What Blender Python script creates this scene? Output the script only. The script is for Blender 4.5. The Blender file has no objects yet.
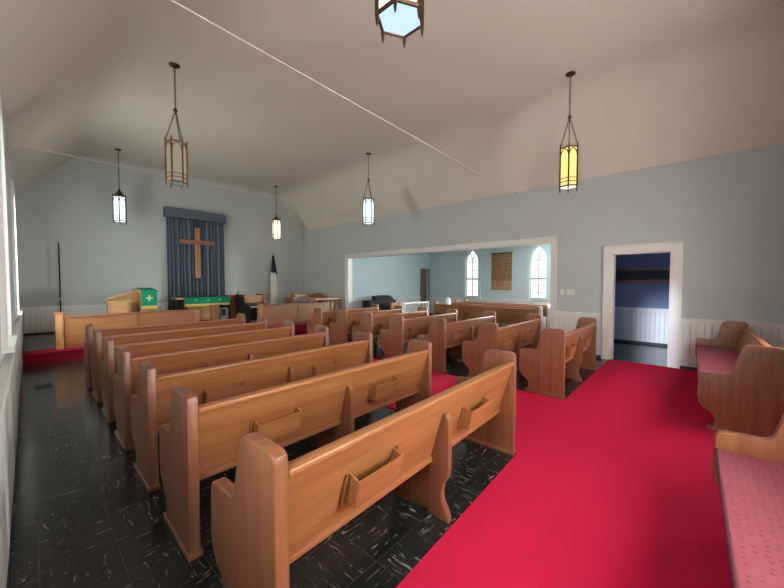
import bpy, bmesh, math, random
from mathutils import Vector, Matrix
random.seed(4)
D = bpy.data
S = bpy.context.scene
COL = S.collection
PI = math.pi

# ------------------------------------------------------------------ materials
def nm(name):
    m = D.materials.new(name); m.use_nodes = True
    nt = m.node_tree; b = nt.nodes['Principled BSDF']
    return m, nt, b
def N(nt, t, **k):
    n = nt.nodes.new(t)
    for a, v in k.items():
        if a.startswith('i_'): n.inputs[a[2:].replace('_', ' ')].default_value = v
        else: setattr(n, a, v)
    return n
def L(nt, a, b): nt.links.new(a, b)
def plain(name, col, rough=.5, metal=0, noise=0, scale=8, bump=0, bscale=200, spec=.5):
    m, nt, b = nm(name)
    b.inputs['Base Color'].default_value = (*col, 1)
    b.inputs['Roughness'].default_value = rough; b.inputs['Metallic'].default_value = metal
    b.inputs['Specular IOR Level'].default_value = spec
    tc = N(nt, 'ShaderNodeTexCoord')
    if noise:
        n = N(nt, 'ShaderNodeTexNoise', i_Scale=scale, i_Detail=4.0); L(nt, tc.outputs['Object'], n.inputs['Vector'])
        mx = N(nt, 'ShaderNodeMixRGB', blend_type='MIX')
        mx.inputs[1].default_value = (*[c*(1-noise) for c in col], 1); mx.inputs[2].default_value = (*[min(1, c*(1+noise)) for c in col], 1)
        L(nt, n.outputs['Fac'], mx.inputs[0]); L(nt, mx.outputs[0], b.inputs['Base Color'])
    if bump:
        n2 = N(nt, 'ShaderNodeTexNoise', i_Scale=float(bscale), i_Detail=3.0); L(nt, tc.outputs['Object'], n2.inputs['Vector'])
        bp = N(nt, 'ShaderNodeBump', i_Strength=bump, i_Distance=.004); L(nt, n2.outputs['Fac'], bp.inputs['Height']); L(nt, bp.outputs[0], b.inputs['Normal'])
    return m
def wood(name, c1, c2, axis='x', rough=.40, var=.12, k=1.0):
    m, nt, b = nm(name)
    tc = N(nt, 'ShaderNodeTexCoord'); mp = N(nt, 'ShaderNodeMapping')
    sc = {'x': (1.2*k, 22*k, 22*k), 'y': (22*k, 1.2*k, 22*k), 'z': (22*k, 22*k, 1.2*k)}[axis]
    mp.inputs['Scale'].default_value = sc
    oi = N(nt, 'ShaderNodeObjectInfo')
    ad = N(nt, 'ShaderNodeVectorMath', operation='ADD'); cmb = N(nt, 'ShaderNodeCombineXYZ')
    ml = N(nt, 'ShaderNodeMath', operation='MULTIPLY'); ml.inputs[1].default_value = 37.0
    L(nt, oi.outputs['Random'], ml.inputs[0])
    for i in range(3): L(nt, ml.outputs[0], cmb.inputs[i])
    L(nt, tc.outputs['Object'], ad.inputs[0]); L(nt, cmb.outputs[0], ad.inputs[1]); L(nt, ad.outputs[0], mp.inputs['Vector'])
    n = N(nt, 'ShaderNodeTexNoise', i_Scale=1.0, i_Detail=6.0, i_Roughness=.62, i_Distortion=.6); L(nt, mp.outputs[0], n.inputs['Vector'])
    cr = N(nt, 'ShaderNodeValToRGB'); cr.color_ramp.elements[0].position = .34; cr.color_ramp.elements[1].position = .66
    cr.color_ramp.elements[0].color = (*c1, 1); cr.color_ramp.elements[1].color = (*c2, 1)
    L(nt, n.outputs['Fac'], cr.inputs[0])
    hs = N(nt, 'ShaderNodeHueSaturation')
    mr = N(nt, 'ShaderNodeMapRange'); mr.inputs['To Min'].default_value = 1-var; mr.inputs['To Max'].default_value = 1+var
    L(nt, oi.outputs['Random'], mr.inputs['Value']); L(nt, mr.outputs[0], hs.inputs['Value']); L(nt, cr.outputs[0], hs.inputs['Color'])
    L(nt, hs.outputs[0], b.inputs['Base Color'])
    b.inputs['Roughness'].default_value = rough
    b.inputs['Coat Weight'].default_value = .12; b.inputs['Coat Roughness'].default_value = .25
    return m
def emis(name, col, st, clear=0.0):
    m = D.materials.new(name); m.use_nodes = True; nt = m.node_tree; nt.nodes.clear()
    o = N(nt, 'ShaderNodeOutputMaterial'); e = N(nt, 'ShaderNodeEmission'); e.inputs[0].default_value = (*col, 1); e.inputs[1].default_value = st
    if clear:
        t = N(nt, 'ShaderNodeBsdfTransparent'); t.inputs[0].default_value = (clear, clear, clear, 1)
        a = N(nt, 'ShaderNodeAddShader'); L(nt, e.outputs[0], a.inputs[0]); L(nt, t.outputs[0], a.inputs[1]); L(nt, a.outputs[0], o.inputs[0])
    else:
        L(nt, e.outputs[0], o.inputs[0])
    return m

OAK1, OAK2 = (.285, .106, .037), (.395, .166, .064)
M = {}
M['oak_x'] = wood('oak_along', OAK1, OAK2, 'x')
M['oak_z'] = wood('oak_upright_shaded', (.195, .070, .029), (.285, .113, .046), 'z')  # same oak darkened: weaker light on the pew ends put into the colour
M['oak_y'] = wood('oak_across', OAK1, OAK2, 'y')
M['oak_light'] = wood('light_oak', (.50, .27, .10), (.64, .38, .16), 'x')
M['oak_front'] = wood('front_oak', (.265, .100, .034), (.37, .155, .053), 'x', var=.04)
M['oak_frontz'] = wood('front_oak_upright', (.34, .15, .05), (.48, .23, .085), 'z', var=.04)
M['redwood'] = wood('reddish_wood', (.20, .065, .028), (.30, .10, .045), 'z', var=.05)
M['redwood_x'] = wood('reddish_wood_along', (.20, .065, .028), (.32, .11, .05), 'x', var=.05)
M['brown_door'] = wood('brown_door_wood', (.085, .035, .025), (.14, .06, .04), 'z')
M['dark_wood'] = wood('dark_wood', (.016, .009, .009), (.03, .015, .013), 'x', rough=.6)
M['cross_wood'] = wood('cross_wood', (.34, .14, .06), (.46, .22, .10), 'z')
M['cream'] = plain('cream_trim', (.74, .70, .66), .38)
M['wainscot'] = None
M['wall'] = plain('blue_grey_paint', (.475, .50, .495), .85, noise=.03, scale=3, spec=.2)
M['sidewall'] = plain('pale_blue_paint', (.46, .555, .585), .85, noise=.03, scale=3, spec=.2)
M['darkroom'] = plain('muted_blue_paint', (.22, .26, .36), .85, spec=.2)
M['ceiling'] = plain('ceiling_paint', (.68, .605, .525), .9, noise=.025, scale=1.3, spec=.15)
M['bronze'] = plain('bronze', (.10, .055, .03), .42, .75, noise=.3, scale=30)
M['gold_metal'] = plain('aged_brass', (.26, .15, .06), .4, .7, noise=.25, scale=30)
M['rod'] = plain('rod_paint', (.62, .57, .50), .5)
M['curtain'] = plain('slate_blue_cloth', (.165, .205, .28), .9, noise=.08, scale=20, bump=.15, bscale=500, spec=.1)
M['valance'] = plain('slate_valance_cloth', (.12, .145, .19), .9, noise=.1, scale=60, spec=.1)
M['green'] = plain('green_cloth', (.01, .22, .115), .8, noise=.08, scale=40, spec=.2)
M['fringe'] = plain('gold_fringe', (.60, .42, .12), .7, noise=.25, scale=120)
M['gold'] = plain('gold_thread', (.55, .60, .25), .6)
M['white_cloth'] = plain('white_cloth', (.74, .70, .62), .85, noise=.04, scale=12)
M['navy'] = plain('navy_cloth', (.012, .012, .03), .85)
M['plastic'] = plain('ivory_plastic', (.70, .66, .58), .4)
M['white'] = plain('white_paint', (.78, .80, .80), .5)
M['black'] = plain('black_plastic', (.012, .012, .013), .5)
M['steel'] = plain('steel', (.5, .5, .52), .3, .9)
M['muntin'] = plain('window_paint', (.50, .60, .60), .6)
M['shelf'] = wood('shelf_wood', (.16, .035, .025), (.24, .06, .04), 'y')
M['base_dark'] = plain('dark_base', (.03, .032, .035), .6)
M['threshold'] = plain('threshold_metal', (.20, .12, .07), .45, .5)
# frosted daylight panes; rear and hidden ones belong to added, unseen windows
M['pane_frost'] = emis('frosted_daylight_pane', (.82, .97, .93), 2.5)
M['pane_rear_added'] = emis('added_rear_window_pane', (1.0, .97, .92), 26.0)
M['pane_rear_added_dim'] = emis('dim_added_rear_window_pane', (1.0, .97, .92), 17.0)
M['pane_left_far'] = emis('green_tinted_daylight_pane', (.92, 1.0, .90), 22.0)
M['pane_hidden_added'] = emis('added_annex_window_pane', (.90, .99, .98), 120.0)
M['pane_side'] = emis('bright_daylight_pane', (.95, 1.0, 1.0), 1.25)
M['pane_clear'] = emis('clear_daylight_pane', (.95, .98, 1.0), 5.0, .9)

for _n in M['dark_wood'].node_tree.nodes:
    if _n.type == 'BSDF_PRINCIPLED': _n.inputs['Coat Weight'].default_value = 0; _n.inputs['Specular IOR Level'].default_value = .2
def wainscot_mat(name, axis):
    m, nt, b = nm(name)
    b.inputs['Roughness'].default_value = .45
    tc = N(nt, 'ShaderNodeTexCoord'); sp = N(nt, 'ShaderNodeSeparateXYZ'); L(nt, tc.outputs['Object'], sp.inputs[0])
    mu = N(nt, 'ShaderNodeMath', operation='MULTIPLY'); mu.inputs[1].default_value = 1/.09; L(nt, sp.outputs[axis], mu.inputs[0])
    fr = N(nt, 'ShaderNodeMath', operation='FRACT'); L(nt, mu.outputs[0], fr.inputs[0])
    s5 = N(nt, 'ShaderNodeMath', operation='SUBTRACT'); s5.inputs[1].default_value = .5; L(nt, fr.outputs[0], s5.inputs[0])
    ab = N(nt, 'ShaderNodeMath', operation='ABSOLUTE'); L(nt, s5.outputs[0], ab.inputs[0])
    cr = N(nt, 'ShaderNodeValToRGB'); cr.color_ramp.elements[0].position = .42; cr.color_ramp.elements[1].position = .5
    cr.color_ramp.elements[0].color = (1, 1, 1, 1); cr.color_ramp.elements[1].color = (0, 0, 0, 1)
    L(nt, ab.outputs[0], cr.inputs[0])
    bp = N(nt, 'ShaderNodeBump', i_Strength=.8, i_Distance=.006); L(nt, cr.outputs[0], bp.inputs['Height']); L(nt, bp.outputs[0], b.inputs['Normal'])
    mx = N(nt, 'ShaderNodeMixRGB'); mx.inputs[1].default_value = (.50, .47, .45, 1); mx.inputs[2].default_value = (.70, .68, .65, 1)
    L(nt, cr.outputs[0], mx.inputs[0]); L(nt, mx.outputs[0], b.inputs['Base Color'])
    return m
M['wains_x'] = wainscot_mat('beadboard_x', 'X'); M['wains_y'] = wainscot_mat('beadboard_y', 'Y')

def floor_mat():
    m, nt, b = nm('dark_streaked_tile')
    T = .305
    tc = N(nt, 'ShaderNodeTexCoord'); sc = N(nt, 'ShaderNodeVectorMath', operation='SCALE'); sc.inputs['Scale'].default_value = 1/T
    L(nt, tc.outputs['Object'], sc.inputs[0])
    fl = N(nt, 'ShaderNodeVectorMath', operation='FLOOR'); L(nt, sc.outputs[0], fl.inputs[0])
    fr = N(nt, 'ShaderNodeVectorMath', operation='FRACTION'); L(nt, sc.outputs[0], fr.inputs[0])
    sp = N(nt, 'ShaderNodeSeparateXYZ'); L(nt, fl.outputs[0], sp.inputs[0])
    ad = N(nt, 'ShaderNodeMath', operation='ADD'); L(nt, sp.outputs[0], ad.inputs[0]); L(nt, sp.outputs[1], ad.inputs[1])
    md = N(nt, 'ShaderNodeMath', operation='FLOORED_MODULO'); md.inputs[1].default_value = 2; L(nt, ad.outputs[0], md.inputs[0])
    rn = N(nt, 'ShaderNodeTexWhiteNoise', noise_dimensions='2D'); L(nt, fl.outputs[0], rn.inputs['Vector'])
    def streak(scl):
        mp = N(nt, 'ShaderNodeMapping'); mp.inputs['Scale'].default_value = scl
        a = N(nt, 'ShaderNodeVectorMath', operation='ADD'); L(nt, tc.outputs['Object'], a.inputs[0])
        s2 = N(nt, 'ShaderNodeVectorMath', operation='SCALE'); s2.inputs['Scale'].default_value = 9; L(nt, rn.outputs['Color'], s2.inputs[0]); L(nt, s2.outputs[0], a.inputs[1])
        L(nt, a.outputs[0], mp.inputs['Vector'])
        n = N(nt, 'ShaderNodeTexNoise', i_Scale=1.0, i_Detail=3.0, i_Roughness=.55, i_Distortion=1.2); L(nt, mp.outputs[0], n.inputs['Vector'])
        return n.outputs['Fac']
    a, c = streak((7, 45, 1)), streak((45, 7, 1))
    mx = N(nt, 'ShaderNodeMix', data_type='FLOAT'); L(nt, md.outputs[0], mx.inputs[0]); L(nt, a, mx.inputs[2]); L(nt, c, mx.inputs[3])
    cr = N(nt, 'ShaderNodeValToRGB'); e = cr.color_ramp.elements
    e[0].position = .62; e[0].color = (0, 0, 0, 1); e[1].position = .69; e[1].color = (1, 1, 1, 1)
    L(nt, mx.outputs[0], cr.inputs[0])
    base = N(nt, 'ShaderNodeMixRGB'); base.inputs[1].default_value = (.011, .013, .012, 1); base.inputs[2].default_value = (.019, .020, .018, 1)
    L(nt, rn.outputs['Value'], base.inputs[0])
    m2 = N(nt, 'ShaderNodeMixRGB'); L(nt, cr.outputs[0], m2.inputs[0]); L(nt, base.outputs[0], m2.inputs[1]); m2.inputs[2].default_value = (.22, .20, .165, 1)
    # joints
    sf = N(nt, 'ShaderNodeSeparateXYZ'); L(nt, fr.outputs[0], sf.inputs[0])
    mn = N(nt, 'ShaderNodeMath', operation='MINIMUM'); L(nt, sf.outputs[0], mn.inputs[0]); L(nt, sf.outputs[1], mn.inputs[1])
    lt = N(nt, 'ShaderNodeMath', operation='LESS_THAN'); lt.inputs[1].default_value = .012; L(nt, mn.outputs[0], lt.inputs[0])
    m3 = N(nt, 'ShaderNodeMixRGB'); L(nt, lt.outputs[0], m3.inputs[0]); L(nt, m2.outputs[0], m3.inputs[1]); m3.inputs[2].default_value = (.05, .045, .038, 1)
    L(nt, m3.outputs[0], b.inputs['Base Color'])
    b.inputs['Roughness'].default_value = .2
    n = N(nt, 'ShaderNodeTexNoise', i_Scale=9.0, i_Detail=2.0); L(nt, tc.outputs['Object'], n.inputs['Vector'])
    bp = N(nt, 'ShaderNodeBump', i_Strength=.12, i_Distance=.004); L(nt, n.outputs['Fac'], bp.inputs['Height']); L(nt, bp.outputs[0], b.inputs['Normal'])
    return m
M['tile'] = floor_mat()
def carpet_mat(name, col):
    m, nt, b = nm(name)
    tc = N(nt, 'ShaderNodeTexCoord')
    n = N(nt, 'ShaderNodeTexNoise', i_Scale=130.0, i_Detail=3.0, i_Roughness=.7); L(nt, tc.outputs['Object'], n.inputs['Vector'])
    n2 = N(nt, 'ShaderNodeTexNoise', i_Scale=2.2, i_Detail=3.0); L(nt, tc.outputs['Object'], n2.inputs['Vector'])
    mx = N(nt, 'ShaderNodeMixRGB'); mx.inputs[1].default_value = (*[c*.72 for c in col], 1); mx.inputs[2].default_value = (*[min(1, c*1.25) for c in col], 1)
    L(nt, n.outputs['Fac'], mx.inputs[0])
    hs = N(nt, 'ShaderNodeHueSaturation'); mr = N(nt, 'ShaderNodeMapRange'); mr.inputs['To Min'].default_value = .9; mr.inputs['To Max'].default_value = 1.1
    L(nt, n2.outputs['Fac'], mr.inputs['Value']); L(nt, mr.outputs[0], hs.inputs['Value']); L(nt, mx.outputs[0], hs.inputs['Color'])
    L(nt, hs.outputs[0], b.inputs['Base Color'])
    b.inputs['Roughness'].default_value = .95; b.inputs['Specular IOR Level'].default_value = .1
    bp = N(nt, 'ShaderNodeBump', i_Strength=.5, i_Distance=.006); L(nt, n.outputs['Fac'], bp.inputs['Height']); L(nt, bp.outputs[0], b.inputs['Normal'])
    return m
M['carpet'] = carpet_mat('red_carpet', (.55, .014, .055))
def cushion_mat():
    m, nt, b = nm('rose_patterned_cushion')
    tc = N(nt, 'ShaderNodeTexCoord'); mpv = N(nt, 'ShaderNodeMapping'); mpv.inputs['Scale'].default_value = (1, 1, 0); L(nt, tc.outputs['Object'], mpv.inputs[0]); v = N(nt, 'ShaderNodeTexVoronoi', i_Scale=30.0); L(nt, mpv.outputs[0], v.inputs['Vector']); v.inputs['Randomness'].default_value = .25
    cr = N(nt, 'ShaderNodeValToRGB'); e = cr.color_ramp.elements; e[0].position = .18; e[1].position = .28
    e[0].color = (.19, .036, .05, 1); e[1].color = (.29, .06, .08, 1); L(nt, v.outputs['Distance'], cr.inputs[0]); L(nt, cr.outputs[0], b.inputs['Base Color'])
    b.inputs['Roughness'].default_value = .8
    n = N(nt, 'ShaderNodeTexNoise', i_Scale=14.0); L(nt, tc.outputs['Object'], n.inputs['Vector'])
    bp = N(nt, 'ShaderNodeBump', i_Strength=.4, i_Distance=.02); L(nt, n.outputs['Fac'], bp.inputs['Height']); L(nt, bp.outputs[0], b.inputs['Normal'])
    return m
M['cushion'] = cushion_mat()
M['piping'] = plain('maroon_piping', (.07, .008, .02), .7)
M['red_cushion'] = plain('dark_red_cushion', (.22, .02, .03), .85)
def scroll_mat():
    m, nt, b = nm('aged_text_cloth')
    tc = N(nt, 'ShaderNodeTexCoord'); sp = N(nt, 'ShaderNodeSeparateXYZ'); L(nt, tc.outputs['Object'], sp.inputs[0])
    mu = N(nt, 'ShaderNodeMath', operation='MULTIPLY'); mu.inputs[1].default_value = 15.0; L(nt, sp.outputs['Z'], mu.inputs[0])
    fr = N(nt, 'ShaderNodeMath', operation='FRACT'); L(nt, mu.outputs[0], fr.inputs[0])
    gt = N(nt, 'ShaderNodeMath', operation='GREATER_THAN'); gt.inputs[1].default_value = .42; L(nt, fr.outputs[0], gt.inputs[0])
    mp = N(nt, 'ShaderNodeMapping'); mp.inputs['Scale'].default_value = (1, 22, 15); L(nt, tc.outputs['Object'], mp.inputs[0])
    n = N(nt, 'ShaderNodeTexNoise', i_Scale=1.0, i_Detail=2.0); L(nt, mp.outputs[0], n.inputs['Vector'])
    g2 = N(nt, 'ShaderNodeMath', operation='GREATER_THAN'); g2.inputs[1].default_value = .44; L(nt, n.outputs['Fac'], g2.inputs[0])
    ml = N(nt, 'ShaderNodeMath', operation='MULTIPLY'); L(nt, gt.outputs[0], ml.inputs[0]); L(nt, g2.outputs[0], ml.inputs[1])
    zz = N(nt, 'ShaderNodeMath', operation='GREATER_THAN'); zz.inputs[1].default_value = .38; L(nt, sp.outputs['Z'], zz.inputs[0])
    m5 = N(nt, 'ShaderNodeMath', operation='MULTIPLY'); L(nt, ml.outputs[0], m5.inputs[0]); L(nt, zz.outputs[0], m5.inputs[1])
    n3 = N(nt, 'ShaderNodeTexNoise', i_Scale=5.0, i_Detail=3.0); L(nt, tc.outputs['Object'], n3.inputs['Vector'])
    c0 = N(nt, 'ShaderNodeMixRGB'); c0.inputs[1].default_value = (.20, .10, .04, 1); c0.inputs[2].default_value = (.42, .24, .10, 1); L(nt, n3.outputs['Fac'], c0.inputs[0])
    c1 = N(nt, 'ShaderNodeMixRGB'); L(nt, m5.outputs[0], c1.inputs[0]); L(nt, c0.outputs[0], c1.inputs[1]); c1.inputs[2].default_value = (.07, .035, .02, 1)
    L(nt, c1.outputs[0], b.inputs['Base Color']); b.inputs['Roughness'].default_value = .8
    return m
M['scroll'] = scroll_mat()

# ------------------------------------------------------------------ mesh builder
class MB:
    def __init__(s): s.bm = bmesh.new()
    def box(s, a, b, bev=0, seg=2):
        t = bmesh.new(); bmesh.ops.create_cube(t, size=1)
        for v in t.verts:
            v.co = Vector([(a[i]+b[i])/2 + v.co[i]*(b[i]-a[i]) for i in range(3)])
        if bev: bmesh.ops.bevel(t, geom=t.edges[:], offset=bev, segments=seg, affect='EDGES', profile=.5)
        s.merge(t); return s
    def merge(s, t, mat=None):
        me = D.meshes.new('tmp'); t.to_mesh(me); t.free()
        if mat is not None: me.transform(mat)
        s.bm.from_mesh(me); D.meshes.remove(me); return s
    def prism(s, pts, axis, a, b, bev=0, seg=2):
        """polygon extruded along axis from a to b; pts are the other two coordinates in xyz order"""
        t = bmesh.new(); i = 'xyz'.index(axis); o = [k for k in range(3) if k != i]
        r = []
        for w in (a, b):
            vs = []
            for p in pts:
                c = [0, 0, 0]; c[i] = w; c[o[0]] = p[0]; c[o[1]] = p[1]; vs.append(t.verts.new(c))
            r.append(vs)
        f0 = t.faces.new(r[0]); f1 = t.faces.new(list(reversed(r[1])))
        n = len(pts)
        for k in range(n): t.faces.new([r[0][(k+1) % n], r[0][k], r[1][k], r[1][(k+1) % n]])
        bmesh.ops.recalc_face_normals(t, faces=t.faces[:])
        if bev:
            es = list(set(f0.edges[:]+f1.edges[:])); bmesh.ops.bevel(t, geom=es, offset=bev, segments=seg, affect='EDGES', profile=.5, clamp_overlap=True)
        bmesh.ops.triangulate(t, faces=[f for f in t.faces if len(f.verts) > 4])
        s.merge(t); return s
    def tube(s, pts, r, n=8, cap=True, closed=False):
        t = bmesh.new(); pts = [Vector(p) for p in pts]; rings = []
        m = len(pts); up = None
        for k, p in enumerate(pts):
            if closed: d = (pts[(k+1) % m]-pts[k-1])
            else: d = (pts[min(k+1, m-1)]-pts[max(k-1, 0)])
            d.normalize()
            if up is None:
                up = Vector((0, 0, 1)) if abs(d.z) < .9 else Vector((1, 0, 0))
            a = d.cross(up); a.normalize(); b2 = a.cross(d); up = b2
            rr = r[k] if isinstance(r, (list, tuple)) else r
            rings.append([t.verts.new(p+a*math.cos(2*PI*j/n)*rr+b2*math.sin(2*PI*j/n)*rr) for j in range(n)])
        for k in range(m if closed else m-1):
            A, B = rings[k], rings[(k+1) % m]
            for j in range(n): t.faces.new([A[j], A[(j+1) % n], B[(j+1) % n], B[j]])
        if cap and not closed: t.faces.new(list(reversed(rings[0]))); t.faces.new(rings[-1])
        bmesh.ops.recalc_face_normals(t, faces=t.faces[:])
        s.merge(t); return s
    def lathe(s, prof, c=(0, 0, 0), n=16):
        t = bmesh.new(); rings = []
        for (r, z) in prof:
            rings.append([t.verts.new((c[0]+max(r, 1e-4)*math.cos(2*PI*j/n), c[1]+max(r, 1e-4)*math.sin(2*PI*j/n), c[2]+z)) for j in range(n)])
        for k in range(len(prof)-1):
            for j in range(n): t.faces.new([rings[k][j], rings[k][(j+1) % n], rings[k+1][(j+1) % n], rings[k+1][j]])
        t.faces.new(list(reversed(rings[0]))); t.faces.new(rings[-1])
        bmesh.ops.recalc_face_normals(t, faces=t.faces[:])
        s.merge(t); return s
    def out(s, name, mat, parent=None, origin=(0, 0, 0), smooth=False, label=None):
        me = D.meshes.new(name)
        o3 = Vector(origin)
        if o3.length: bmesh.ops.translate(s.bm, verts=s.bm.verts[:], vec=-o3)
        s.bm.to_mesh(me); s.bm.free(); me.materials.append(M[mat] if isinstance(mat, str) else mat)
        if smooth:
            for p in me.polygons: p.use_smooth = True
            try: me.set_sharp_from_angle(angle=math.radians(40))
            except Exception: pass
        o = D.objects.new(name, me); COL.objects.link(o)
        if parent is not None: o.parent = parent
        else: o.location = o3
        if label: o['label'] = label
        return o
def empty(name, loc=(0, 0, 0), rz=0):
    o = D.objects.new(name, None); COL.objects.link(o); o.location = loc; o.rotation_euler = (0, 0, rz); o.empty_display_size = .1; return o
def tag(o, label, cat, group=None):
    o['label'] = label; o['category'] = cat
    if group: o['group'] = group
    return o
def struct(o): o['kind'] = 'structure'; return o
def thing(name, loc, label, cat, group=None, rz=0): return tag(empty(name, loc, rz), label, cat, group)
def dup(root, loc, label, group=None, rz=0):
    r = root.copy(); COL.objects.link(r); r.location = loc; r.rotation_euler = (0, 0, rz); r.scale = (1, 1, 1); r['label'] = label
    if group: r['group'] = group
    for ch in list(root.children):
        c = ch.copy(); COL.objects.link(c); c.parent = r
        for g in list(ch.children):
            d = g.copy(); COL.objects.link(d); d.parent = c
    return r

# ------------------------------------------------------------------ dimensions
XL, XR = -.15, 7.61
YF, YB = 12.0, -1.12
EAVE, ZC = 3.59, 4.909
CL, CR = 1.0, 6.60
RAIL = .888
TW = .2
SX, SY0, SY1 = 12.6, 2.05, 9.05      # annex
DX = 10.1                             # dark room back wall

# ------------------------------------------------------------------ floor
struct(MB().box((-.6, -1.5, -.1), (13.2, 12.4, 0)).out('floor', 'tile'))
# ------------------------------------------------------------------ walls
gable = [(XL, 0), (XR, 0), (XR, EAVE), (CR, ZC), (CL, ZC), (XL, EAVE)]
struct(MB().prism(gable, 'y', YF, YF+.2).out('wall_front', 'wall'))

def arch_pts(c, w, zs, n=10, rev=False):
    """pointed arch from left spring to right spring"""
    R = w*1.0; pts = []
    x0, x1 = c-w/2, c+w/2
    for k in range(n+1):
        a = PI - (PI/3)*k/n; pts.append((x1+R*math.cos(a), zs+R*math.sin(a)))
    for k in range(1, n+1):
        a = PI/3 - (PI/3)*k/n; pts.append((x0+R*math.cos(a), zs+R*math.sin(a)))
    return pts
def wall_holes(name, axis, a, b, u0, u1, z1, holes, mat):
    """holes: (uc, w, z0, zspring, arched, ztop)"""
    m = MB(); cur = u0
    for (uc, w, z0, zs, arched) in sorted(holes):
        l, r = uc-w/2, uc+w/2
        m.prism([(cur, 0), (l, 0), (l, z1), (cur, z1)], axis, a, b)
        if z0 > 0: m.prism([(l, 0), (r, 0), (r, z0), (l, z0)], axis, a, b)
        if arched:
            ap = arch_pts(uc, w, zs); h = len(ap)//2
            m.prism([(l, z1)]+ap[:h+1]+[(uc, z1)], axis, a, b)
            m.prism([(uc, z1)]+ap[h:]+[(r, z1)], axis, a, b)
        else:
            m.prism([(l, zs), (r, zs), (r, z1), (l, z1)], axis, a, b)
        cur = r
    m.prism([(cur, 0), (u1, 0), (u1, z1), (cur, z1)], axis, a, b)
    return struct(m.out(name, mat))
LW = [.67, 4.45, 8.35]
LWW = [.6, .85, .85]
WZ0, WZS = .98, 2.25
wall_holes('wall_left', 'x', XL-.2, XL, YB, YF, EAVE, [(y, q, WZ0, WZS, True) for y, q in zip(LW, LWW)], 'wall')
BW = [1.7, 5.0]
# rear gable wall with two unseen windows added to light the room
m = MB()
cur = XL
for xc in BW:
    l, r = xc-.425, xc+.425
    m.prism([(cur, 0), (l, 0), (l, EAVE), (cur, EAVE)], 'y', YB-.2, YB)
    m.prism([(l, 0), (r, 0), (r, WZ0), (l, WZ0)], 'y', YB-.2, YB)
    ap = arch_pts(xc, .85, WZS); h = len(ap)//2
    m.prism([(l, EAVE)]+ap[:h+1]+[(xc, EAVE)], 'y', YB-.2, YB); m.prism([(xc, EAVE)]+ap[h:]+[(r, EAVE)], 'y', YB-.2, YB)
    cur = r
m.prism([(cur, 0), (XR, 0), (XR, EAVE), (cur, EAVE)], 'y', YB-.2, YB)
m.prism([(XL, EAVE), (XR, EAVE), (CR, ZC), (CL, ZC)], 'y', YB-.2, YB)
struct(m.out('wall_rear', 'wall'))
# right wall with the wide opening and the doorway
OY0, OY1, OZ = 2.25, 9.02, 2.37
DY0, DY1, DZ = .27, 1.14, 2.06
wall_holes('wall_right', 'x', XR, XR+TW, YB, YF, EAVE, [((OY0+OY1)/2, OY1-OY0, 0, OZ, False), ((DY0+DY1)/2, DY1-DY0, 0, DZ, False)], 'wall')
# annex walls
W1, W2, WW = 6.89, 4.19, .60
wall_holes('wall_annex', 'x', SX, SX+.2, SY0, SY1+.2, 3.0, [(W1, WW, .88, 2.36, True), (W2, WW, .88, 2.36, True), (2.75, .9, .88, 2.05, True)], 'sidewall')
SDX0, SDX1, SDZ = 11.93, 12.5, 2.07
m = MB(); y0, y1 = SY1, SY1+.15
m.box((XR+TW, y0, 0), (SDX0, y1, 3)).box((SDX0, y0, SDZ), (SDX1, y1, 3)).box((SDX1, y0, 0), (SX, y1, 3))
struct(m.out('wall_annex_end', 'sidewall'))
struct(MB().box((XR+TW, 1.9, 0), (SX+.2, SY0, 3.0)).out('wall_partition', 'sidewall'))
# dark room
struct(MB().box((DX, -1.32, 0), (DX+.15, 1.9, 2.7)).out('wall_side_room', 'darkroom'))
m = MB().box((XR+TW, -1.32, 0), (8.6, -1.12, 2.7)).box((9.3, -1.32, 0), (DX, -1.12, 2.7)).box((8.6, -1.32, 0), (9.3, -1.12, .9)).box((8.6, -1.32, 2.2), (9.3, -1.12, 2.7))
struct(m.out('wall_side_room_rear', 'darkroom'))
wd = struct(empty('window_8', (8.95, -1.2, .9)))  # unseen window added to throw bluish light into the side room
MB().box((8.6, -1.30, .9), (9.3, -1.28, 2.2)).out('pane', emis('added_blue_window_pane', (.35, .5, 1.0), 5.0), wd, (8.95, -1.2, .9))
MB().box((8.6, -1.27, .9), (9.3, -1.24, .95)).box((8.6, -1.27, 2.15), (9.3, -1.24, 2.2)).box((8.6, -1.27, .95), (8.65, -1.24, 2.15)).box((9.25, -1.27, .95), (9.3, -1.24, 2.15)).box((8.65, -1.27, 1.53), (9.25, -1.24, 1.57)).out('sash', 'cream', wd, (8.95, -1.2, .9))
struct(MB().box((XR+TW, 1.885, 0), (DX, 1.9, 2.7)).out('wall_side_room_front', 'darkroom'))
# ------------------------------------------------------------------ ceilings
t = .12
def cove(p, a, b, d=.38, n=6):
    p, a, b = Vector(p), Vector(a), Vector(b); s1 = p+(a-p).normalized()*d; e1 = p+(b-p).normalized()*d
    return [tuple(s1*(1-q)**2+p*2*q*(1-q)+e1*q*q) for q in [k/n for k in range(n+1)]]
cs = [(XL-.2, EAVE-.0), (XL, EAVE)]+cove((CL, ZC), (XL, EAVE), (CR, ZC))+cove((CR, ZC), (CL, ZC), (XR, EAVE))+[(XR, EAVE), (XR+.2, EAVE), (XR+.2, EAVE+t), (CR+.06, ZC+t), (CL-.06, ZC+t), (XL-.2, EAVE+t)]
struct(MB().prism(cs, 'y', YB-.2, YF+.2).out('ceiling', 'ceiling', smooth=True))
struct(MB().box((XR+TW, 1.9, 3.0), (SX+.2, SY1+.2, 3.1)).out('ceiling_annex', 'white'))
struct(MB().box((XR+TW, -1.32, 2.7), (DX+.15, 1.9, 2.8)).out('ceiling_side_room', 'darkroom'))

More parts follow.
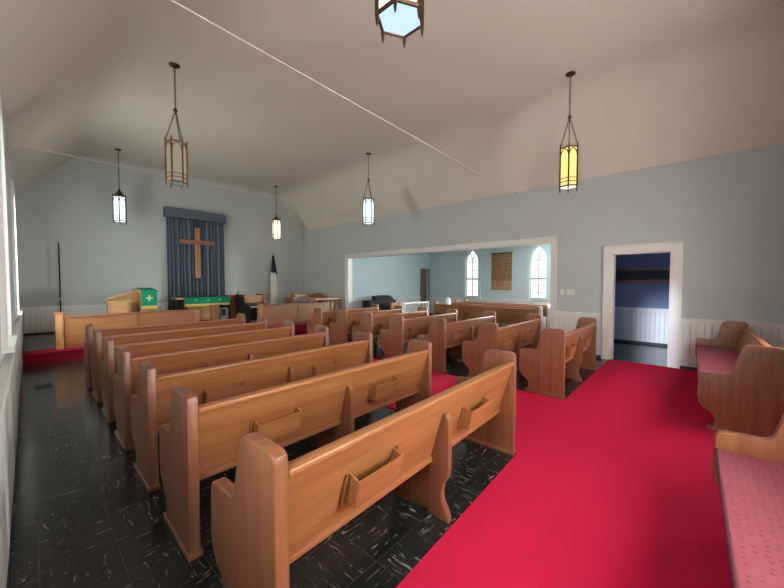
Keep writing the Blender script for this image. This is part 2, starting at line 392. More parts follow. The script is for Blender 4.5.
# ------------------------------------------------------------------ wainscot, chair rail, baseboard
def wains_y(name, x, s, y0, y1, zt=RAIL, z0=0, th=.02, base=True, cap=.03):
    """along Y on a wall whose face is x; s = +1 when the room is toward +X"""
    xa, xb = sorted((x, x+s*th))
    o = struct(MB().box((xa, y0, z0), (xb, y1, zt-.03)).out(name, 'wains_y'))
    xa, xb = sorted((x, x+s*(th+cap))); xc, xd = sorted((x, x+s*(th+cap*.4)))
    MB().box((xa, y0, zt-.03), (xb, y1, zt), .005).box((xc, y0, zt-.075), (xd, y1, zt-.03)).out('chair_rail', 'cream', o)
    if base: MB().box((xc, y0, z0), (xd, y1, z0+.06)).out('base_strip', 'base_dark', o)
def wains_x(name, y, s, x0, x1, zt=RAIL, z0=0, th=.02):
    ya, yb = sorted((y, y+s*th))
    o = struct(MB().box((x0, ya, z0), (x1, yb, zt-.03)).out(name, 'wains_x'))
    ya, yb = sorted((y, y+s*(th+.03))); yc, yd = sorted((y, y+s*(th+.012)))
    MB().box((x0, ya, zt-.03), (x1, yb, zt), .005).box((x0, yc, zt-.075), (x1, yd, zt-.03)).out('chair_rail', 'cream', o)
    MB().box((x0, yc, z0), (x1, yd, z0+.06)).out('base_strip', 'base_dark', o)
PZ = .187
wains_y('trim_1', XL, 1, YB, 8.8, th=.045, cap=.008)
wains_y('trim_2', XL, 1, 8.8, YF, z0=PZ, th=.045, cap=.008)
wains_x('trim_3', YF, -1, XL+.05, XR, z0=PZ)
wains_y('trim_4', XR, -1, YB, DY0-.15)
wains_y('trim_5', XR, -1, DY1+.16, OY0-.11)
wains_y('trim_6', XR, -1, OY1+.18, YF-.02, z0=PZ)
wains_x('trim_7', SY1, -1, XR+TW, SDX0-.07, zt=.85)
wains_y('trim_8', SX, -1, SY0, SY1, zt=.84)
wains_y('trim_9', DX, -1, -1.12, 1.885, zt=.888)
wains_x('trim_10', YB, 1, XL+.05, XR-.02)

# ------------------------------------------------------------------ casings
def casing_y(name, x, s, y0, y1, zt, w, wt, th=.028, jamb=TW, mat='cream'):
    """casing around an opening in a wall along Y (hole y0..y1, top zt) with jamb lining"""
    xa, xb = sorted((x, x+s*th)); m = MB()
    m.box((xa, y0-w, 0), (xb, y0, zt+wt), .004).box((xa, y1, 0), (xb, y1+w, zt+wt), .004).box((xa, y0, zt), (xb, y1, zt+wt), .004)
    xa, xb = sorted((x, x+s*(th+.02)))
    m.box((xa, y0-w-.02, 0), (xb, y0-w+.012, zt+wt+.02), .004).box((xa, y1+w-.012, 0), (xb, y1+w+.02, zt+wt+.02), .004).box((xa, y0-w-.02, zt+wt-.012), (xb, y1+w+.02, zt+wt+.02), .004)
    xa, xb = sorted((x, x-s*jamb))
    m.box((xa, y0, 0), (xb, y0+.02, zt)).box((xa, y1-.02, 0), (xb, y1, zt)).box((xa, y0, zt-.02), (xb, y1, zt))
    return struct(m.out(name, mat))
casing_y('trim_11', XR, -1, OY0, OY1, OZ, .09, .10)
casing_y('trim_12', XR, -1, DY0, DY1, DZ, .13, .13)
# side door at the end of the annex
d = struct(empty('door_2', (SDX0, SY1, 0)))
MB().box((SDX0-.06, SY1-.02, 0), (SDX0, SY1+.0, SDZ+.06)).box((SDX1, SY1-.02, 0), (SDX1+.06, SY1, SDZ+.06)).box((SDX0-.06, SY1-.02, SDZ), (SDX1+.06, SY1, SDZ+.06)).out('frame', 'brown_door', d, (SDX0, SY1, 0))
MB().box((SDX0, SY1+.03, 0), (SDX0+.36, SY1+.07, SDZ)).out('leaf', 'brown_door', d, (SDX0, SY1, 0))
MB().box((SDX0-.1, SY1+.151, 0), (SDX1+.1, SY1+.17, SDZ+.1)).out('gap_shade_panel', 'base_dark', d, (SDX0, SY1, 0), label='dark panel in place of the shade beside the door leaf')  # dark sheet standing in for the shade of the open doorway

# ------------------------------------------------------------------ windows
BWF = [1.0]
def ribbon(m, pts, w, axis, a, b):
    """thin bar of width w following pts in the wall plane, extruded a..b along the wall normal"""
    for k in range(len(pts)-1):
        p, q = Vector(pts[k]), Vector(pts[k+1]); d = (q-p)
        if d.length < 1e-6: continue
        n = Vector((-d.y, d.x)).normalized()*w*.5*BWF[0]; e = d.normalized()*w*.2
        m.prism([tuple(p-e-n), tuple(q+e-n), tuple(q+e+n), tuple(p-e+n)], axis, a, b)
def gothic_window(name, axis, face, s, uc, w, z0, zs, pane, cw=.11, th=.03, depth=.12, sill=True, casing='cream'):
    BWF[0] = 1.6 if casing == 'muntin' else 1.0
    """face = wall face coordinate, s = direction toward the room"""
    base = [0, 0, z0]; i = 'xy'.index(axis); base[i] = face; base[1-i] = uc
    o = struct(empty(name, base))
    arc = arch_pts(uc, w, zs); arco = arch_pts(uc, w+2*cw, zs)
    m = MB()
    a, b = sorted((face, face+s*th))
    # casing ring
    inn = [(uc-w/2, z0)]+arc+[(uc+w/2, z0)]; outr = [(uc-w/2-cw, z0)]+arco+[(uc+w/2+cw, z0)]
    for k in range(len(inn)-1): m.prism([inn[k], inn[k+1], outr[k+1], outr[k]], axis, a, b)
    # reveal
    a2, b2 = sorted((face-s*depth, face+s*.0))
    inn2 = [(uc-w/2+.012, z0)]+arch_pts(uc, w-.024, zs)+[(uc+w/2-.012, z0)]
    for k in range(len(inn)-1): m.prism([inn2[k], inn2[k+1], inn[k+1], inn[k]], axis, a2, b2)
    m.out('window_frame', casing, o, base)
    if sill:
        a3, b3 = sorted((face-s*depth, face+s*(th+.035)))
        MB().prism([(uc-w/2-cw-.02, z0-.03), (uc+w/2+cw+.02, z0-.03), (uc+w/2+cw+.02, z0), (uc-w/2-cw-.02, z0)], axis, a3, b3).out('window_sill', casing, o, base)
    # sash bars
    g = MB(); a4, b4 = sorted((face-s*(depth-.02), face-s*(depth-.05)))
    ribbon(g, [(uc, z0), (uc, zs+.0)], .022, axis, a4, b4)
    zm = z0+(zs-z0)*.52
    ribbon(g, [(uc-w/2, zm), (uc+w/2, zm)], .045, axis, a4, b4)
    ribbon(g, [(uc-w/2, z0+.02), (uc+w/2, z0+.02)], .05, axis, a4, b4)
    for k in (1, 2): zz = z0+(zm-z0)*k/3; ribbon(g, [(uc-w/2, zz), (uc+w/2, zz)], .016, axis, a4, b4)
    zz = zm+(zs-zm)*.5; ribbon(g, [(uc-w/2, zz), (uc+w/2, zz)], .016, axis, a4, b4)
    ribbon(g, [(uc-w/2, zs), (uc+w/2, zs)], .018, axis, a4, b4)
    # tracery: two arcs springing from the mullion
    for sg in (-1, 1):
        pts = []
        for k in range(9):
            an = (PI/3)*.72*k/8
            pts.append((uc + sg*(w - w*math.cos(an)) , zs + w*math.sin(an)))
        pts = [p for p in pts if abs(p[0]-uc) < w/2]
        ribbon(g, pts, .018, axis, a4, b4)
    ribbon(g, [(uc-w/2+.01, z0)]+arch_pts(uc, w-.02, zs)+[(uc+w/2-.01, z0)], .03, axis, a4, b4)
    g.out('sash_bars', 'muntin', o, base)
    # glass
    pa, pb = sorted((face-s*depth, face-s*(depth-.006)))
    MB().prism([(uc-w/2, z0)]+arc+[(uc+w/2, z0)], axis, pa, pb).out('pane', pane, o, base)
    return o
for k, y in enumerate(LW):
    gothic_window('window_%d' % (k+1), 'x', XL, 1, y, LWW[k], WZ0, WZS, ('pane_clear', 'pane_frost', 'pane_left_far')[k])
for k, x in enumerate(BW):
    gothic_window('window_%d' % (k+4), 'y', YB, 1, x, .85, WZ0, WZS, 'pane_rear_added' if k == 0 else 'pane_rear_added_dim')  # unseen rear windows, added as light sources for the nave
gothic_window('window_6', 'x', SX, -1, W1, WW, .88, 2.36, 'pane_side', casing='muntin')
gothic_window('window_7', 'x', SX, -1, W2, WW, .88, 2.36, 'pane_side', casing='muntin')
gothic_window('window_9', 'x', SX, -1, 2.75, .9, .88, 2.05, 'pane_hidden_added', casing='muntin')  # out-of-view window with a strong pane, added to brighten the annex

# ------------------------------------------------------------------ dark room shelf
o = thing('coat_shelf', (9.85, .4, 1.53), 'dark red wooden coat shelf high on the wall of the unlit side room', 'shelf')
MB().box((9.7, -1.0, 1.79), (DX, 1.85, 1.83)).out('shelf_board', 'shelf', o, (9.85, .4, 1.53))
MB().box((10.04, -1.0, 1.50), (DX, 1.85, 1.57)).out('peg_rail', 'shelf', o, (9.85, .4, 1.53))
MB().box((DX-.035, -1.0, 1.57), (DX-.001, 1.85, 1.79)).out('dark_back', 'base_dark', o, (9.85, .4, 1.53))

# ------------------------------------------------------------------ carpet
CZ = .008
m = MB().prism([(.75, YB+.03), (XR-.025, YB+.03), (XR-.025, 1.16), (6.6, 1.165), (4.56, 1.165), (4.52, 8.77), (2.88, 8.77), (2.86, 1.097), (.75, 1.02)], 'z', 0, CZ)
tag(m.out('carpet', 'carpet'), 'red fitted carpet across the rear and up the centre aisle', 'carpet')
tag(MB().box((6.58, 1.12, 0.0), (6.78, 1.30, .007), .002).out('floor_vent', 'threshold'), 'small brown metal floor vent at the carpet edge by the doorway', 'vent')
m = MB().box((.03, 6.72, 0), (.19, 7.02, .004), .001)
for k in range(6): m.box((.045, 6.745+k*.045, .004), (.175, 6.765+k*.045, .007))
tag(m.out('floor_register', 'black'), 'black slotted floor register near the left wall', 'vent')

# ------------------------------------------------------------------ chancel platform
struct(MB().box((XL+.05, 8.84, 0), (XR-.02, YF-.02, PZ)).out('floor_platform', plain('platform_floor', (.16, .155, .14), .5, noise=.1)))
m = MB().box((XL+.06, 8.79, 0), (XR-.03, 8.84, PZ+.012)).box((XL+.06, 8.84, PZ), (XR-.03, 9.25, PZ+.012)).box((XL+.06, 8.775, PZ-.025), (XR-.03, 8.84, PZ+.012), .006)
tag(m.out('platform_carpet', carpet_mat('shaded_red_carpet', (.30, .010, .025))), 'red carpet strip covering the edge of the raised chancel platform', 'carpet')  # same red carpet, with the platform's shade put into its darker colour

# ------------------------------------------------------------------ pews
YE = [(0, 0), (0, .855), (.008, .88), (.03, .893), (.055, .896), (.225, .896), (.25, .888), (.272, .865), (.335, .625), (.35, .603), (.375, .592), (.535, .586), (.56, .578), (.575, .555),
      (.583, .33), (.57, .27), (.53, .215), (.475, .175), (.452, .14), (.448, .09), (.46, .04), (.49, .0)]
TH = .057
def pew_end(x0, x1, bev=.008): return MB().prism(YE, 'x', x0, x1, bev, 3).box((x0-.008, -.006, 0), (x1+.008, .50, .035), .004)
DV = [(.0, .0), (.0, .03), (.018, .07), (.045, .12), (.052, .17), (.04, .23), (.012, .28), (.0, .33), (.0, .62), (.004, .655), (.016, .68), (.034, .69), (.044, .68), (.056, .66), (.125, .41), (.50, .40), (.49, .20), (.44, .06), (.46, .0), (.34, .0), (.33, .03), (.16, .03), (.15, .0)]
def rack(x0, x1):
    m = MB()
    # side boards follow the lean of the back board; the front board leans with them
    side = [(.088, .49), (.015, .49), (-.013, .622), (.046, .64), (.06, .64)]
    for x in (x0, x1-.01): m.prism(side, 'x', x, x+.01, .001, 1)
    for x in (x0-.02, x1+.012): m.prism([(.092, .485), (.078, .485), (.040, .645), (.055, .645)], 'x', x, x+.008)
    m.prism([(.015, .49), (-.013, .622), (-.003, .622), (.025, .49)], 'x', x0+.01, x1-.01)
    m.prism([(.088, .49), (.015, .49), (.015, .50), (.088, .50)], 'x', x0+.01, x1-.01)
    return m
def make_pew(name, W, racks, dividers, label, group, cushion='red_cushion'):
    t = thing(name, (0, 0, 0), label, 'pew', group)
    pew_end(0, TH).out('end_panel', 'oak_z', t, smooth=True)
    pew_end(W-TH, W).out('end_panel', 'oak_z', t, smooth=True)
    # leaning back board
    MB().prism([(.012, .79), (.036, .79), (.158, .37), (.134, .37)], 'x', TH, W-TH).out('backrest', 'oak_x', t)
    MB().box((TH, .0, .785), (W-TH, .062, .818), .009, 3).out('top_rail', 'oak_x', t, smooth=True)
    MB().box((TH, .118, .352), (W-TH, .166, .384), .006, 2).out('bottom_rail', 'oak_x', t, smooth=True)
    MB().prism([(.15, .405), (.15, .43), (.555, .44), (.565, .43), (.555, .375), (.53, .375), (.53, .405)], 'x', TH, W-TH).out('seat', 'oak_x', t)
    cu = MB().box((TH+.005, .14, .44), (W-TH-.005, .575, .485), .016, 3)
    cu.out('seat_cushion', cushion, t, smooth=True)
    if cushion == 'cushion': MB().tube([(TH+.01, .572, .478), (W-TH-.01, .572, .478)], .008, 8).out('piping', 'piping', t, smooth=True)
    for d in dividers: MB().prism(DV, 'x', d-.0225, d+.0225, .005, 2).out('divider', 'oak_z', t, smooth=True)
    for (a, b) in racks: rack(a, b).out('card_rack', 'oak_x', t)
    return t
PXL, PXR = .545, 2.775
Wl = PXR-PXL
left_first = make_pew('pew', Wl, [(.383, .69), (1.41, 1.70)], [1.15], '', 'oak pews of the left block')
ords = ['nearest the camera', 'second from the back', 'third from the back', 'in the middle, fourth from the back', 'third from the chancel', 'second from the chancel', 'frontmost, nearest the chancel']
rnd = random.Random(5)
for k in range(7):
    loc = (PXL, 1.09+.868*k, 0); lab = 'honey oak pew in the long left block, row ' + ords[k]
    if k == 0: left_first.location = (PXL+.014, 1.06, 0); left_first.rotation_euler = (0, 0, .022); left_first.scale = (1.023, 1, 1); left_first['label'] = lab
    else: dup(left_first, loc, lab)
Wr = 6.53-4.59
right_first = make_pew('pew', Wr, [(.30, .58), (1.22, 1.50)], [.97], '', 'oak pews of the right block')
ys = [1.185, 2.09, 3.0, 3.92, 4.74, 5.53, 6.42]
for k, y in enumerate(ys):
    lab = 'brown oak pew in the right block, row ' + ords[k].replace('nearest the camera', 'beside the doorway')
    if k == 0: right_first.location = (4.59, y, 0); right_first['label'] = lab
    else: dup(right_first, (4.59, y, 0), lab)
# rear benches on the carpet
b1 = make_pew('pew', 2.76, [], [1.38], 'oak pew with rose cushion on the carpet beside the doorway, fully in frame', 'rear pews on the red carpet', 'cushion'); b1.location = (4.61, -.65, CZ)
b2 = make_pew('pew', 2.27, [], [1.15], 'oak pew with rose cushion cut off by the bottom right corner of the photo', 'rear pews on the red carpet', 'cushion'); b2.location = (.60, -.705, CZ)
# annex pews, turned to face the annex windows
b3 = make_pew('pew', 3.25, [], [1.1, 2.2], 'long oak pew with its back to the nave just inside the wide opening', 'oak pews in the annex')
b3.location = (8.75, 6.12, 0); b3.rotation_euler = (0, 0, -PI/2)
dup(b3, (9.40, 6.12, 0), 'oak pew in the annex standing directly behind the long pew at the opening', rz=-PI/2)
dup(b3, (10.02, 6.12, 0), 'oak pew in the annex, third one back from the wide opening', rz=-PI/2)
dup(b3, (10.64, 6.12, 0), 'oak pew in the annex closest to the arched windows', rz=-PI/2)

# ------------------------------------------------------------------ small objects near pews
tag(MB().box((5.30, 4.38, 0), (5.46, 4.48, .24), .006).out('box', 'white'), 'small white box on the floor between the right block pews', 'box')
m = MB().lathe([(.02, 0), (.07, .01), (.09, .08), (.09, .38), (.08, .46), (.045, .51), (.01, .53)], (9.0, 5.75, .0), 16)
o = m.out('bag', 'white', origin=(9.0, 5.75, 0), smooth=True); o.location = (9.93, 5.7, .893)
tag(o, 'white rounded bag showing just above the left end of the long annex pew', 'bag')
o.location = (9.20, 5.88, .487)
# ------------------------------------------------------------------ balustrade
bo = (8.46, 6.6, 0)
o = thing('balustrade', bo, 'low white balustrade between the opening and the long annex pew', 'railing')
MB().box((7.82, 6.57, .82), (9.12, 6.65, .865), .006).out('top_rail', 'white', o, bo)
MB().box((7.82, 6.585, .08), (9.12, 6.635, .12)).out('bottom_rail', 'white', o, bo)
for k in range(13):
    x = 7.92+k*.092
    MB().lathe([(.012, .12), (.012, .2), (.018, .35), (.014, .6), (.012, .82)], (x, 6.61, 0), 8).out('baluster', 'white', o, bo, smooth=True)
for x in (7.82, 9.07): MB().box((x, 6.57, 0), (x+.05, 6.65, .82)).out('post', 'white', o, bo)
# ------------------------------------------------------------------ dark organ/piano in the annex
pc = (8.75, 8.3, 0); o = thing('piano', pc, 'small black upright piano in the annex behind the balustrade', 'piano')
MB().box((7.9, 8.35, 0), (9.3, 8.7, .86), .008).out('body', 'dark_wood', o, pc)
MB().prism([(8.28, .86), (9.22, .86), (9.22, .93), (9.12, .95), (9.12, 1.0), (8.95, 1.02), (8.55, 1.02), (8.38, 1.0), (8.28, 1.0)], 'y', 8.42, 8.62).out('music_desk', 'dark_wood', o, pc)
MB().box((7.9, 8.1, .6), (9.3, 8.35, .72), .01).out('key_slip', 'dark_wood', o, pc)
MB().box((7.98, 8.12, .72), (9.22, 8.3, .735)).out('keyboard_lid', 'dark_wood', o, pc)
for x in (7.9, 9.23): MB().box((x, 8.12, 0), (x+.07, 8.35, .6)).out('leg', 'dark_wood', o, pc)
o.location.x += .12
pc = (8.62, 7.5, 0); o = thing('bench', pc, 'small brown wooden bench with a back standing beside the black piano', 'bench')
MB().box((8.36, 7.62, .42), (8.88, 7.68, .80), .01).out('backrest', 'oak_x', o, pc)
MB().box((8.36, 7.3, .40), (8.88, 7.64, .44), .01).out('seat', 'oak_x', o, pc)
for (x, y) in ((8.38, 7.33), (8.81, 7.33), (8.38, 7.62), (8.81, 7.62)): MB().box((x, y, 0), (x+.05, y+.05, .41)).out('leg', 'oak_z', o, pc)

# ------------------------------------------------------------------ annex scroll, wall plates
so = (SX-.02, 5.58, 1.2)
o = thing('wall_hanging', so, 'tall brown cloth hanging with rows of dark text between the arched windows', 'wall hanging')
MB().box((SX-.024, 5.16, 1.2), (SX-.008, 6.0, 2.66)).out('cloth', 'scroll', o, so)
MB().tube([(SX-.03, 5.12, 2.67), (SX-.03, 6.04, 2.67)], .014).out('hanging_rod', 'dark_wood', o, so)
o = thing('light_switch', (XR, 2.03, 1.24), 'single ivory switch plate on the wall beside the wide opening', 'switch')
MB().box((XR-.012, 1.985, 1.24), (XR, 2.07, 1.355), .003).out('plate', 'plastic', o, (XR, 2.03, 1.24))
MB().box((XR-.022, 2.02, 1.285), (XR-.012, 2.034, 1.31)).out('toggle', 'plastic', o, (XR, 2.03, 1.24))
o = thing('light_switch', (XR, 1.87, 1.24), 'wide double ivory switch plate nearer the doorway', 'switch')
MB().box((XR-.012, 1.79, 1.24), (XR, 1.945, 1.355), .003).out('plate', 'plastic', o, (XR, 1.87, 1.24))
for y in (1.83, 1.905): MB().box((XR-.022, y-.007, 1.285), (XR-.012, y+.007, 1.31)).out('toggle', 'plastic', o, (XR, 1.87, 1.24))
pc = (XR, -.505, 1.55)
o = thing('electrical_panel', pc, 'flush square electrical panel painted the same blue grey as the wall', 'electrical panel')
MB().box((XR-.008, -.655, 1.55), (XR, -.355, 2.06), .003).out('frame', 'wall', o, pc)
MB().box((XR-.016, -.60, 1.65), (XR-.008, -.40, 1.97), .003).out('door', 'wall', o, pc)
MB().box((XR-.020, -.425, 1.79), (XR-.016, -.41, 1.83)).out('latch', 'wall', o, pc)

# ------------------------------------------------------------------ ceiling tie rods
for yy, lab in ((2.96, 'thin pale tie rod crossing nearest the camera, with a turnbuckle'), (7.55, 'thin pale tie rod crossing far off near the chancel')):
    pc = (3.7, yy, 3.55); o = thing('tie_rod', pc, lab, 'tie rod', 'ceiling tie rods')
    MB().tube([(XL, yy-(.115 if yy < 5 else 0), 3.565), (XR, yy+(.09 if yy < 5 else 0), 3.53)], .0072, 8).out('rod', 'rod', o, pc, smooth=True)
    m = MB(); m.tube([(3.80+.09*math.cos(a), yy, 3.55+.024*math.sin(a)) for a in [2*PI*k/16 for k in range(16)]], .006, 6, closed=True)
    if yy < 5: m.out('turnbuckle', 'rod', o, pc, smooth=True)
    MB().lathe([(.0, 0), (.035, 0), (.035, .01), (.0, .012)], (0, 0, 0), 12).out('anchor_plate', 'rod', o).matrix_local = Matrix.Translation((XR-.002-3.7, 0, 0)) @ Matrix.Rotation(-PI/2, 4, 'Y')

# ------------------------------------------------------------------ hanging lanterns
def chain(m, p, q, link=.05, r=.0045, w=.012):
    p, q = Vector(p), Vector(q); d = q-p; n = max(2, int(d.length/(link*.78))); dn = d.normalized()
    a = dn.cross(Vector((0, 1, 0)) if abs(dn.y) < .9 else Vector((1, 0, 0))).normalized(); b = dn.cross(a)
    for k in range(n):
        c = p+d*((k+.5)/n); s = a if k % 2 else b
        m.tube([c+dn*(link/2)*math.cos(t)+s*w*math.sin(t) for t in [2*PI*j/8 for j in range(8)]], r, 4, closed=True)
def lantern(x, y, glass, bottom, label, metal, rot=0, zc=ZC, short=False):
    pc = (x, y, 3.05); o = thing('pendant_lantern', pc, label, 'hanging lantern', 'six-sided lanterns hanging from the ceiling')
    R = .143; zb, zt = 3.08, 3.70
    m = MB().lathe([(.0, -.03), (.05, -.028), (.075, -.012), (.078, 0)], (x, y, zc), 16)
    m.out('canopy', 'bronze', o, pc, smooth=True)
    m = MB(); chain(m, (x, y, zc-.03), (x, y, 3.90 if short else 4.26)); m.out('chain', 'bronze', o, pc)
    if short: MB().lathe([(.0, .21), (.02, .20), (.03, .15), (.075, .09), (.143, .0), (.143, -.01), (.0, -.01)], (x, y, zt), 6).out('cap', 'bronze', o, pc)
    else: MB().lathe([(.0, .06), (.012, .05), (.02, .03), (.034, .012), (.032, 0), (.0, 0)], (x, y, 4.2), 12).out('hub', 'bronze', o, pc, smooth=True)
    cor = [(x+R*math.cos(rot+k*PI/3), y+R*math.sin(rot+k*PI/3)) for k in range(6)]
    for k in (() if short else (0, 2, 4)):
        m = MB(); chain(m, (x, y, 4.21), (cor[k][0], cor[k][1], zt+.02), .04, .0042, .010); m.out('suspension_chain', 'bronze', o, pc)
    f = MB()
    for k in range(6):
        a, b = cor[k], cor[(k+1) % 6]
        f.tube([(a[0], a[1], zb-.075), (a[0], a[1], zb-.06), (a[0], a[1], zb-.01), (a[0], a[1], zt+.03), (a[0], a[1], zt+.075)], [.001, .007, .013, .013, .003], 6)
        for z, r in ((zb, .012), (zb+.07, .006), (zb+.125, .006), (zt, .013)): f.tube([(a[0], a[1], z), (b[0], b[1], z)], r, 6)
        # pointed arch on each face, with spandrel fill
        L1 = []
        for j in range(7):
            tt = j/6; zz = zt-.19+.165*math.sin(tt*PI/2); u = .5*(1-math.cos(tt*PI/2))
            L1.append((u, zz))
        for side in (0, 1):
            pts = []
            for (u, zz) in L1:
                uu = u if side == 0 else 1-u
                pts.append((a[0]+(b[0]-a[0])*uu, a[1]+(b[1]-a[1])*uu, zz))
            f.tube(pts, .0085, 5)
        for uu in (.25, .5, .75):
            px, py = a[0]+(b[0]-a[0])*uu, a[1]+(b[1]-a[1])*uu
            f.tube([(px, py, zb+.055), (px, py, zb+.075)], .007, 5); f.tube([(px, py, zb+.118), (px, py, zb+.135)], .007, 5)
    f.out('frame', metal, o, pc)
    g = MB(); gi = [(x+R*.93*math.cos(rot+k*PI/3), y+R*.93*math.sin(rot+k*PI/3)) for k in range(6)]
    for k in range(6):
        a, b = gi[k], gi[(k+1) % 6]
        t = bmesh.new(); vs = [t.verts.new(v) for v in ((a[0], a[1], zb+.01), (b[0], b[1], zb+.01), (b[0], b[1], zt-.005), (a[0], a[1], zt-.005))]; t.faces.new(vs); g.merge(t)
    g.out('glass_panel', glass, o, pc)
    g = MB().prism([(p[0], p[1]) for p in gi], 'z', zb-.004, zb+.002); g.out('bottom_pane', bottom, o, pc)
    return o
M['gl_off'] = emis('beige_lantern_glass', (.60, .50, .36), .42)
M['gl_yel'] = emis('amber_lantern_glass', (1.0, .68, .22), 1.2)
M['gl_warm'] = emis('warm_lantern_glass', (1.0, .86, .60), 2.0)
M['gl_cool'] = emis('cool_lantern_glass', (.72, .93, 1.0), 1.6)
M['gl_bot'] = emis('pale_blue_bottom_glass', (.55, .74, 1.0), .95)
M['gl_botw'] = emis('cream_bottom_glass', (1.0, .93, .72), 1.1)
M['gl_grn'] = emis('grey_green_bottom_glass', (.30, .38, .33), .4)
lantern(1.54, 1.335, 'gl_warm', 'gl_bot', 'six-sided lantern cut off by the top edge, seen from below with pale blue bottom', 'bronze', rot=.52)
lantern(1.63, 6.10, 'gl_off', 'gl_grn', 'brass framed lantern with dull beige glass hanging over the left pews', 'gold_metal', rot=.87)
lantern(1.64, 11.0, 'gl_cool', 'gl_cool', 'lantern glowing cool white above the pulpit on the far left', 'bronze', rot=.3, short=True)
lantern(6.01, 11.03, 'gl_warm', 'gl_warm', 'lantern glowing warm white above the white flag', 'bronze', rot=.3, short=True)
lantern(6.14, 6.42, 'gl_cool', 'gl_cool', 'lantern glowing bluish white in front of the wide opening', 'bronze', rot=.3)
lantern(6.04, 1.55, 'gl_yel', 'gl_botw', 'lantern glowing amber yellow above the right rear pews', 'bronze', rot=.25)

# ------------------------------------------------------------------ curtain, valance, cross
pc = (3.7, YF-.1, .3)
o = thing('curtain', pc, 'pleated slate blue curtain with valance on the front wall', 'curtain')
m = bmesh.new(); nx = 260; x0, x1 = 2.88, 4.52; rows = [(.30, 1.1), (1.5, 1.0), (3.0, .8), (3.62, .6)]; grid = []
rr = random.Random(2); ph = [0]
for k in range(nx): ph.append(ph[-1]+.37*(1+.45*math.sin(k*.13)+.2*rr.uniform(-1, 1)))
for (z, amp) in rows:
    grid.append([m.verts.new((x0+(x1-x0)*k/nx, YF-.115+amp*.085*math.sin(ph[k])+.006*math.sin(k*.37+z*2), z)) for k in range(nx+1)])
for a in range(len(rows)-1):
    for k in range(nx): m.faces.new([grid[a][k], grid[a][k+1], grid[a+1][k+1], grid[a+1][k]])
MBc = MB(); MBc.merge(m); oc = MBc.out('drape', 'curtain', o, pc, smooth=False)
for p in oc.data.polygons: p.use_smooth = True
sm = oc.modifiers.new('thick', 'SOLIDIFY'); sm.thickness = .006
MB().box((2.82, YF-.235, 3.50), (4.58, YF-.005, 3.79), .008).out('valance', 'valance', o, pc)
pc = (3.67, YF-.18, 1.6)
o = thing('cross', pc, 'plain wooden cross hanging in front of the blue curtain', 'cross')
MB().box((3.585, YF-.285, 1.64), (3.745, YF-.24, 3.24), .006).out('upright', 'cross_wood', o, pc)
MB().box((3.165, YF-.295, 2.70), (4.185, YF-.245, 2.84), .006).out('crossbar', 'redwood_x', o, pc)
MB().box((3.635, YF-.27, 1.52), (3.695, YF-.25, 1.64)).box((3.635, YF-.27, 3.24), (3.695, YF-.25, 3.52)).out('bracket', 'black', o, pc)

# ------------------------------------------------------------------ chancel rails
def chancel_rail(x0, x1, z1, splits, label, post0, post1):
    y = 9.05; pc = (x0, y, PZ+.012); o = thing('chancel_rail', pc, label, 'rail', 'panelled rails in front of the chancel')
    zb = PZ+.012
    MB().box((x0, y-.02, zb), (x1, y+.03, z1-.04), .003).out('panel', 'oak_front', o, pc)
    MB().box((x0-.01, y-.045, z1-.04), (x1+.01, y+.055, z1), .008).box((x0, y-.03, zb), (x1, y+.04, zb+.09), .005).out('cap_rail', 'redwood_x', o, pc)
    for s in splits: MB().box((s-.022, y-.032, zb+.09), (s+.022, y-.018, z1-.04)).out('stile', 'redwood', o, pc)
    for px, h in (post0, post1):
        if px is None: continue
        MB().box((px-.055, y-.055, zb), (px+.055, y+.055, h-.03), .005).out('post', 'oak_frontz', o, pc)
        MB().box((px-.08, y-.08, h-.03), (px+.08, y+.08, h), .005).out('post_cap', 'redwood_x', o, pc)
    return o
chancel_rail(.45, 2.72, .84, [1.62], 'left panelled oak chancel rail with a capped end post', (.385, .925), (2.77, .86))
chancel_rail(4.40, 6.92, .855, [5.62], 'right panelled oak chancel rail in front of the organ', (4.40, .90), (6.90, .86))

# ------------------------------------------------------------------ chancel furniture
# pole by the wall
pc = (.54, 11.86, PZ); o = thing('pole', pc, 'tall thin dark wooden pole standing against the front wall at the left', 'pole')
MB().lathe([(.013, 0), (.013, .02), (.016, 2.3)], pc, 10).out('shaft', 'dark_wood', o, pc, smooth=True)
MB().lathe([(.018, 2.3), (.02, 2.33), (.012, 2.38), (.0, 2.39)], pc, 10).out('tip', 'steel', o, pc, smooth=True)
MB().box((.52, 11.84, PZ+.86), (.56, YF, PZ+.92), .004).out('wall_bracket', 'white', o, pc)
# pulpit
pc = (1.9, 10.3, PZ); o = thing('pulpit', pc, 'light oak pulpit with a sloping side wing at the left of the chancel', 'pulpit')
MB().box((1.86, 10.2, PZ), (2.22, 10.75, 1.25), .006).out('body', 'oak_frontz', o, pc)
MB().prism([(10.13, 1.25), (10.8, 1.25), (10.8, 1.34), (10.13, 1.29)], 'x', 1.82, 2.26, .004).out('desk_top', 'oak_light', o, pc)
MB().prism([(1.30, PZ), (1.86, PZ), (1.86, 1.26), (1.36, 1.10), (1.30, 1.08)], 'y', 10.5, 10.56, .003).out('side_wing', 'oak_frontz', o, pc)
MB().prism([(1.26, 1.075), (1.40, 1.105), (1.86, 1.26), (1.86, 1.295), (1.38, 1.14), (1.26, 1.105)], 'y', 10.47, 10.60, .003).out('handrail', 'oak_light', o, pc)
pc = (1.88-.64, 10.1, PZ); o = thing('cabinet', pc, 'small square light oak cabinet in front of the pulpit wing', 'cabinet')
MB().box((1.26, 10.02, PZ), (1.62, 10.4, 1.02), .004).out('body', 'oak_light', o, pc)
MB().box((1.22, 9.98, 1.02), (1.68, 10.44, 1.06), .005).out('top', 'oak_light', o, pc)
